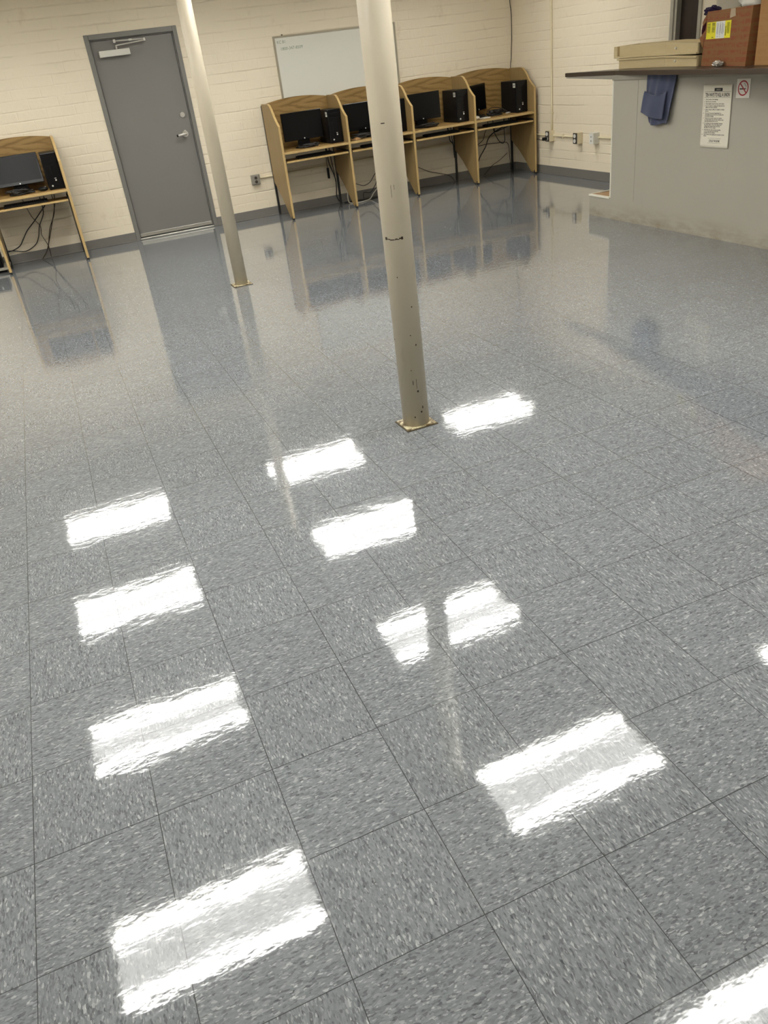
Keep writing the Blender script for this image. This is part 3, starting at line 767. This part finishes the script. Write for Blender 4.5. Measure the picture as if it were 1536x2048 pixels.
obj('body', MB().box(-.056, 0, -.020, .020, -.018, .018, .005), 'black_plastic', t)
obj('cord', MB().tube([(-.056, 0, 0), (-.066, .012, -.006), (-.03, .10, -.016), (.04, .24, -.02), (.07, .50, -.03)], .0035), 'cable_black', t)

# ------------------------------------------------------------------ the bar
PXF = 5.38
bar = thing('bar_counter', 'gray painted bar front with white left corner', 'counter', (PXF, 4.66, 0))
y1 = -5.2
m = MB().box(0, .10, y1, 0, 0, 1.207)
obj('front_panel', m, 'counter', bar)
obj('corner_bead', MB().box(-.003, .012, -.012, .004, .19, 1.19, .002), 'bead', bar, label='white corner strip')
obj('top_trim', MB().box(-.012, .0, y1, 0, 1.168, 1.206, .003), 'trim_gray', bar)
obj('seam_strip', MB().box(-.0025, .0, -.346, -.336, .19, 1.165, .001), 'counter', bar)
obj('bracket', MB().poly([(.0, .004, 1.175), (.0, .004, 1.2065), (.0, .72, 1.2065), (.0, .72, 1.200)], (.06, 0, 0)), 'trim_gray', bar)
obj('rear_rail', MB().box(.70, .76, y1, -.2, 0, 1.206), 'counter', bar)

# step at the end of the bar
st = thing('step', 'low step with worn wooden tread at the end of the bar', 'step', (PXF, 4.66, 0))
obj('stringer', MB().box(0, .10, .0005, .315, 0, .19), 'counter', st)
obj('riser_edge', MB().box(-.008, .018, .004, .322, .178, .196, .002).box(.018, .42, .304, .322, 0, .196, .002), 'bead', st)
obj('tread', MB().box(.102, .42, .006, .304, .150, .186, .003).box(.018, .102, .006, .304, .1905, .194, .001), 'tread', st)

# worktop: bent outline, its front edge swings out over the bar front towards the right
EDGE = lambda y: 5.385-.2067*(4.64-y)
top = [(5.40, 5.43), (5.385, 4.64), (EDGE(2.56), 2.56), (EDGE(-.5), -.5), (6.16, -.5), (6.16, 4.50), (5.56, 4.70)]
ct = obj('countertop', MB().poly([(x, y, 1.207) for x, y in top], (0, 0, .0355), .003), 'counter_top')
tag(ct, 'dark brown countertop overhanging the gray bar', 'countertop')

# ---- paper notice and no-smoking sign
po = thing('poster', 'tall printed notice on the gray bar front', 'poster', (PXF-.002, 3.38, .896))
PYL, PYR, PZT, PZB = .148, -.148, .2185, -.2185
def psurf(u, v):      # slight curl at the edges
    lift = .0035*(abs(2*u-1)**3)+.002*(v**4)
    return Vector((-.0012-lift, (PYL+(PYR-PYL)*u)-.006*(1-v)*0+.010*(1-v)-.006, PZT+(PZB-PZT)*v))
o = obj('sheet', MB().grid(psurf, 16, 20), 'paper', po)
s = o.modifiers.new('s', 'SOLIDIFY'); s.thickness = .0006
def pm(x, y):         # page units: x 0..1 left to right, y 0..1 top to bottom
    v = psurf(x, y); v.x -= .0009; return v
m = MB()
def bar_(mb, x0, x1, ya, yb):
    n = 8; V = [[mb.bm.verts.new(pm(x0+(x1-x0)*i/n, y)) for y in (ya, yb)] for i in range(n+1)]
    for i in range(n): mb.bm.faces.new((V[i][0], V[i+1][0], V[i+1][1], V[i][1]))
bar_(m, .38, .66, .052, .102); bar_(m, .05, .95, .108, .112); bar_(m, .05, .95, .197, .201)
bar_(m, .27, .73, .846, .849); bar_(m, .27, .73, .922, .925)
def line(mb, s_, x, y, size, sx, align='LEFT'): mb.text(s_, 1.0, lambda a, b: pm(x+a*size*sx, y-b*size), 1.0, align, .030)
W2H = .437/.296
line(m, 'TEN WAYS TO KILL A UNION', .5, .184, .078, .98*W2H*.56, 'CENTER')
rows = [('1.', 'Don\'t come to the meetings.'), ('2.', 'But if you do, come late.'), ('3.', 'If the weather doesn\'t suit you, don\'t come.'),
        ('4.', 'If you do attend a meeting, find fault with the'), ('', 'officers and other members.'), ('5.', 'Never accept an office, it is easier to criticize'), ('', 'than do.'),
        ('6.', 'Get sore if you are not appointed to a'), ('', 'committee, but if you are, do not attend the'), ('', 'committee meetings.'),
        ('7.', 'If asked by the chair to give your opinion'), ('', 'on some matter, say you have nothing to say,'), ('', 'then tell everyone how to do it.'),
        ('8.', 'Do nothing more than absolutely necessary,'), ('', 'but when others roll up their sleeves and'), ('', 'willingly help matters along, howl that'), ('', 'the union is run by a clique.'),
        ('9.', 'Hold back your dues as long as possible,'), ('', 'or do not pay them at all, and then'), ('', 'complain about the officers.'), ('10.', 'Don\'t bother about getting new members, let the'), ('', 'others.')]
ys = [.238, .272, .306, .338, .363, .396, .420, .452, .477, .500, .532, .557, .582, .614, .638, .662, .686, .718, .742, .766, .794, .817]
for (a, s_), y in zip(rows, ys):
    if a: line(m, a, .055 if len(a) < 3 else .035, y, .024, W2H*.8)
    line(m, s_, .105, y, .0265, W2H*.93)
line(m, 'COULD THIS BE ME', .5, .905, .050, W2H*.60, 'CENTER')
obj('printed_text', m, 'ink', po)
m = MB(); m.text('UNION', 1.0, lambda a, b: pm(.52+a*.030*W2H, .088-b*.030)+Vector((-.0006, 0, 0)), 1.0, 'CENTER')
obj('header_text', m, 'paper', po)

ns = thing('no_smoking_sign', 'small white no-smoking sign with red ring on the bar front', 'sign', (PXF-.001, 3.135, 1.085))
obj('card', MB().box(-.002, .0, -.0645, .0645, -.0625, .0625), 'sign', ns)
m = MB(); n = 48
def ring(mb, r0, r1, a0=0, a1=2*PI, x=-.0028):
    V = [[mb.bm.verts.new((x, -r*math.cos(a0+(a1-a0)*i/n), r*math.sin(a0+(a1-a0)*i/n)+.002)) for r in (r0, r1)] for i in range(n+1)]
    for i in range(n): mb.bm.faces.new((V[i][0], V[i+1][0], V[i+1][1], V[i][1]))
ring(m, .0415, .0505)
c45, hw = math.cos(PI/4), .0045
def q4(mb, pts, x): mb.bm.faces.new([mb.bm.verts.new((x, -a, b+.002)) for a, b in pts])
q4(m, [(-.032+hw*c45-.0*0, .032+hw*c45), (-.032-hw*c45, .032-hw*c45), (.032-hw*c45, -.032-hw*c45), (.032+hw*c45, -.032+hw*c45)], -.0031)
obj('red_ring', m, 'red', ns)
m = MB(); q4(m, [(-.034, -.009), (-.034, -.001), (.022, -.001), (.022, -.009)], -.0029)
obj('cigarette', m, 'ink', ns)
m = MB().tube([(-.0028, -.024, .006), (-.0028, -.026, .016), (-.0028, -.016, .022), (-.0028, -.012, .030), (-.0028, -.004, .034)], .0016, 6, 4)
q4(m, [(.024, -.009), (.024, -.001), (.030, -.001), (.030, -.009)], -.0029)
obj('smoke', m, 'grayprint', ns)

# ---- blue towel over the counter edge
tw_ = thing('towel', 'blue towel hanging under the countertop edge against the bar', 'towel', (0, 0, 0))
XT = PXF-.024
def tow(u, v):
    # u across (left to right), v down
    yl = 4.165+.020*v; yr = 3.812+.070*v
    y = yl+(yr-yl)*u
    bot = .928 if u < .17 else (.836+.008*math.sin(9*u))
    if .15 < u < .24: bot = .928+(u-.15)/.09*(.840-.928)
    fold = .011*math.sin(u*9.0+.6)+.007*math.sin(u*21+2.0*v)
    return Vector((XT-.010-.010*v+fold*min(1, .35+v*1.5), y, 1.2055+(bot-1.2055)*v))
o = obj('cloth', MB().grid(tow, 44, 46), 'towel', tw_)
s_ = o.modifiers.new('s', 'SOLIDIFY'); s_.thickness = .006; s_.offset = 1
def tow2(u, v):      # the turned-up lower flap in front
    y = 4.178+.010*v+(3.905-4.178)*u
    return Vector((XT-.022+.006*math.sin(u*8+1.0)-.026*math.sqrt(v), y, 1.085+(.928-.050*u-1.085)*v-.030*math.sin(3*u)*(1-.6*v)))
o = obj('folded_flap', MB().grid(tow2, 26, 18), 'towel', tw_)
s_ = o.modifiers.new('s', 'SOLIDIFY'); s_.thickness = .007; s_.offset = 1

# ---- two pale wooden trays, bent like the counter edge
def tray(label, z0, h0, h1, lip, lip_at_bottom, group='pale wooden trays on the bar'):
    t = thing('wooden_tray', label, 'tray', (5.464, 4.10, z0), group=group)
    F = [(.063, .680), (0, 0), (-.100, -.480)]; dep = .21
    B = [(.063+dep, .660), (dep, .0), (dep-.06, -.46)]
    hz = [h0, h0, h1]
    wall = .016
    def side(mb, p, q, hp, hq, nx, ny):
        v = [(p[0], p[1], 0), (q[0], q[1], 0), (q[0], q[1], hq), (p[0], p[1], hp)]
        mb.poly(v, (nx*wall, ny*wall, 0), .0015)
    m = MB(); side(m, F[0], F[1], hz[0], hz[1], .995, -.09)
    obj('side_board', m, 'tray', t)
    m = MB(); side(m, F[1], F[2], hz[1], hz[2], .98, -.2)
    fb = obj('front_board', m, 'tray', t)
    m = MB(); side(m, B[0], F[0], h0, h0, 0, -1); side(m, F[2], B[2], h1, h1, 0, 1); side(m, B[2], B[1], h1, h0, -1, 0); side(m, B[1], B[0], h0, h0, -1, 0)
    obj('rear_board', m, 'tray', t)
    m = MB().poly([(x+.002, y, .004) for x, y in F]+[(x, y, .004) for x, y in B[::-1]], (0, 0, .008))
    obj('bottom_board', m, 'tray', t)
    if lip_at_bottom: obj('end_post', MB().box(.046, .070, .684, .735, .014, h0-.002, .002), 'tray', t)
    zz = 0 if lip_at_bottom else h0-.016
    m = MB()
    E0 = (F[0][0]-.004, F[0][1]+(.055 if lip_at_bottom else .012))
    m.poly([(E0[0]-.012, E0[1], zz), (F[1][0]-.012, 0, zz), (F[1][0]-.012, 0, zz+.013), (E0[0]-.012, E0[1], zz+.013)], (.012, 0, 0), .002)
    z1 = 0 if lip_at_bottom else h1-.016
    m.poly([(-.012, 0, zz), (F[2][0]-.012, F[2][1], z1), (F[2][0]-.012, F[2][1], z1+.013), (-.012, 0, zz+.013)], (.012, 0, 0), .002)
    obj('lip', m, 'tray', t)
    c = Vector((-.0345, -.165, h0*.50)); n_ = Vector((-.98, .2, 0))
    obj('screw', MB().cyl(c, c+n_*.010, .010, .007, 14), 'silver', fb)
    return t
tray('pale wooden tray on the countertop, lower of the two', ZC, .083, .072, True, False)
tray('pale wooden tray stacked on top of the other', ZC+.0835, .094, .075, True, True)

# ---- cardboard boxes
U = Vector((-.291, -.957, 0)); N = Vector((.957, -.291, 0))         # along the front / into the depth
def bx(o0, u, n, z): p = Vector(o0)+U*u+N*n; return (p.x, p.y, z)
O = (5.369, 3.577)
cb = thing('cardboard_box', 'brown cardboard box with a yellow label, open on top', 'box', (0, 0, 0))
O = (5.369, 3.577, 0)
Wd, Dp, Ht = .672, .46, .350
th = .006
m = MB()
m.poly([bx(O, 0, 0, ZC), bx(O, Wd, 0, ZC), bx(O, Wd+.03, 0, ZC+Ht+.005), bx(O, .045, 0, ZC+Ht)], N*th)                 # front
m.poly([bx(O, Wd, th, ZC), bx(O, Wd, Dp, ZC), bx(O, Wd+.03, Dp, ZC+Ht+.005), bx(O, Wd+.03, th, ZC+Ht+.005)], U*-th)
m.poly([bx(O, 0, Dp, ZC), bx(O, Wd-th, Dp, ZC), bx(O, Wd-th, Dp, ZC+Ht), bx(O, 0, Dp, ZC+Ht)], N*-th)
m.poly([bx(O, 0, th, ZC), bx(O, 0, Dp-th, ZC), bx(O, 0, Dp-th, ZC+.17), bx(O, 0, th, ZC+.17)], U*th)
m.poly([bx(O, th, th, ZC+.002), bx(O, Wd-th, th, ZC+.002), bx(O, Wd-th, Dp-th, ZC+.002), bx(O, th, Dp-th, ZC+.002)], Vector((0, 0, .006)))
obj('carton', m, 'carton', cb)
# torn left flap leaning outwards in two strips
m = MB()
m.poly([bx(O, .002, .0, ZC+.12), bx(O, -.048, -.004, ZC+.178), bx(O, -.040, -.004, ZC+.190), bx(O, .030, .0, ZC+.235)], N*th)
m.poly([bx(O, -.012, -.004, ZC+.262), bx(O, -.018, -.004, ZC+.285), bx(O, .034, .0, ZC+.335), bx(O, .034, .0, ZC+.290)], N*th)
obj('flap', m, 'carton', cb)
m = MB().poly([bx(O, .395, -.0012, ZC+.295), bx(O, .475, -.0012, ZC+.305), bx(O, .465, -.0012, ZC+Ht+.002), bx(O, .400, -.0012, ZC+Ht+.002)], N*-.0006)
m.poly([bx(O, .40, -.001, ZC+Ht+.001), bx(O, .465, -.001, ZC+Ht+.001), bx(O, .46, .09, ZC+Ht+.012), bx(O, .41, .09, ZC+Ht+.016)], Vector((0, 0, .0006)))
obj('tape', m, 'tape', cb)
lb = obj('shipping_label', MB().poly([bx(O, .052, -.0012, ZC+.174), bx(O, .420, -.0012, ZC+.176), bx(O, .421, -.0012, ZC+.283), bx(O, .058, -.0012, ZC+.281)], N*-.0006), 'yellow', cb, label='yellow and white shipping label')
m = MB().poly([bx(O, .20, -.0020, ZC+.176), bx(O, .335, -.0020, ZC+.1765), bx(O, .335, -.0020, ZC+.282), bx(O, .20, -.0020, ZC+.281)], N*-.0004)
obj('label_panel', m, 'label_white', lb)
m = MB()
rnd = random.Random(4)
def strip(u0, u1, z0, z1, k=-.0026): m.poly([bx(O, u0, k, ZC+z0), bx(O, u1, k, ZC+z0), bx(O, u1, k, ZC+z1), bx(O, u0, k, ZC+z1)], N*-.0003)
for c0 in (.066, .138):
    z = .215
    while z < .274:
        h_ = rnd.choice((.0018, .003, .0045)); strip(c0, c0+.046, z, z+h_); z += h_+rnd.choice((.0015, .0025))
strip(.345, .356, .19, .25); strip(.14, .17, .182, .187)
for u in (.368, .378, .388, .398): strip(u, u+.004, .20+.01*rnd.random(), .272)
obj('bar_print', m, 'olive', lb)
m = MB()
for u, a, b_ in ((.218, .205, .275), (.232, .20, .27), (.262, .195, .275), (.268, .21, .262), (.290, .205, .272), (.302, .20, .268), (.318, .21, .262)): strip(u, u+.004, a, b_)
strip(.225, .235, .186, .190); strip(.262, .268, .184, .188)
obj('address_print', m, 'grayprint', lb)

b2 = thing('cardboard_box', 'plain tan cardboard box at the right photo edge', 'box', (0, 0, 0))
O2 = (5.162, 2.842, 0)
m = MB().poly([bx(O2, 0, 0, ZC), bx(O2, .55, 0, ZC), bx(O2, .55, 0, ZC+.46), bx(O2, 0, 0, ZC+.46)], N*.50, .004)
obj('carton', m, 'carton2', b2)
obj('flap_seam', MB().poly([bx(O2, .01, .248, ZC+.4605), bx(O2, .54, .248, ZC+.4605), bx(O2, .54, .252, ZC+.4605), bx(O2, .01, .252, ZC+.4605)], Vector((0, 0, .0006))), 'carton_in', b2)

def blob(name, c, rx, ry, rz, mat, label, cat, seed, amp=.18):
    rnd = random.Random(seed); ph = [rnd.uniform(0, 6.28) for _ in range(6)]
    mb = MB().sphere((0, 0, 0), 1, 1, 1, 18)
    for v in mb.bm.verts:
        p = v.co.normalized()
        k = 1+amp*(math.sin(4.1*p.x+ph[0])*math.sin(5.3*p.y+ph[1])+.6*math.sin(9*p.z+7*p.x+ph[2])+.4*math.sin(15*p.y-9*p.x+ph[3]))
        v.co = Vector((p.x*rx*k, p.y*ry*k, max(p.z*k, -.96)*rz))
    return tag(obj(name, mb, mat, None, c), label, cat)
c = Vector(bx(O, -.030, .050, ZC+.235))
blob('maroon_garment', c, .050, .040, .100, 'maroon', 'dark maroon fabric bulging from the left side of the box', 'clothing', 3, .05)
c = Vector(bx(O, .000, .060, ZC+.352))
blob('purple_garment', c, .062, .045, .030, 'purple', 'dark purple fabric peeking over the left of the box', 'clothing', 5, .17)
c = Vector(bx(O, .535, .115, ZC+.400))
blob('white_bag', c, .11, .11, .075, 'bag', 'crumpled white bag on top of the brown box', 'bag', 11, .10)
p0 = Vector(bx(O, .40, .06, ZC+.36))
tag(obj('strap', MB().tube([bx(O, .36, .08, ZC+.30), bx(O, .42, .07, ZC+.372), bx(O, .455, .02, ZC+.430), bx(O, .49, .01, ZC+.49), bx(O, .52, .03, ZC+.50)], .012, 8), 'strap'), 'black strap slanting up beside the white bag', 'strap')
tag(obj('plastic_tub', MB().lathe([(.02, 0), (.122, 0), (.130, .02), (.145, .48), (.152, .485), (.152, .50), (.138, .50), (.13, .46), (.02, .44)], (0, 0, 0)), 'tub', None, (5.87, 3.80, ZC)), 'tall off-white tub behind the trays and the brown box', 'tub')
mb = MB().sphere((0, 0, 0), 1, 1, 1, 9); rnd = random.Random(2)
for v in mb.bm.verts:
    k = rnd.uniform(.72, 1.1); v.co = Vector((v.co.x*.030*k, v.co.y*.050*k, (v.co.z+1)*.020*k))
for f_ in mb.bm.faces: f_.smooth = False
cc = Vector(bx(O, .36, -.045, ZC))
tag(obj('crumpled_wrapper', mb, 'foil', None, cc), 'crumpled shiny wrapper on the countertop before the box', 'wrapper')

# ------------------------------------------------------------------ camera
cam = bpy.data.cameras.new('Camera'); co = bpy.data.objects.new('Camera', cam); C.objects.link(co)
w_ = Vector((2.04454558, -0.482764556, 0.119149340)); R = Matrix.Rotation(w_.length, 3, w_.normalized())   # world -> camera (x right, y down, z forward)
Rb = Matrix((R[0], -R[1], -R[2])).transposed()
co.matrix_world = Matrix.Translation((0.496577094, -1.82347424, 1.60117140)) @ Rb.to_4x4()
cam.sensor_fit = 'VERTICAL'; cam.sensor_height = 36.0; cam.sensor_width = 27.0
cam.lens = 1558.36021/2048*36.0
cam.clip_start = 0.05; cam.clip_end = 60
S.camera = co

wd = bpy.data.worlds.new('World'); S.world = wd; wd.use_nodes = True
wd.node_tree.nodes['Background'].inputs[0].default_value = (0.02, 0.02, 0.02, 1)
S.view_settings.view_transform = 'Standard'; S.view_settings.look = 'None'
S.view_settings.gamma = 1.0; S.view_settings.use_curve_mapping = False
S.view_settings.exposure = 0.0
S.cycles.use_denoising = True
S.cycles.max_bounces = 10; S.cycles.diffuse_bounces = 5; S.cycles.glossy_bounces = 4
S.cycles.sample_clamp_indirect = 6.0
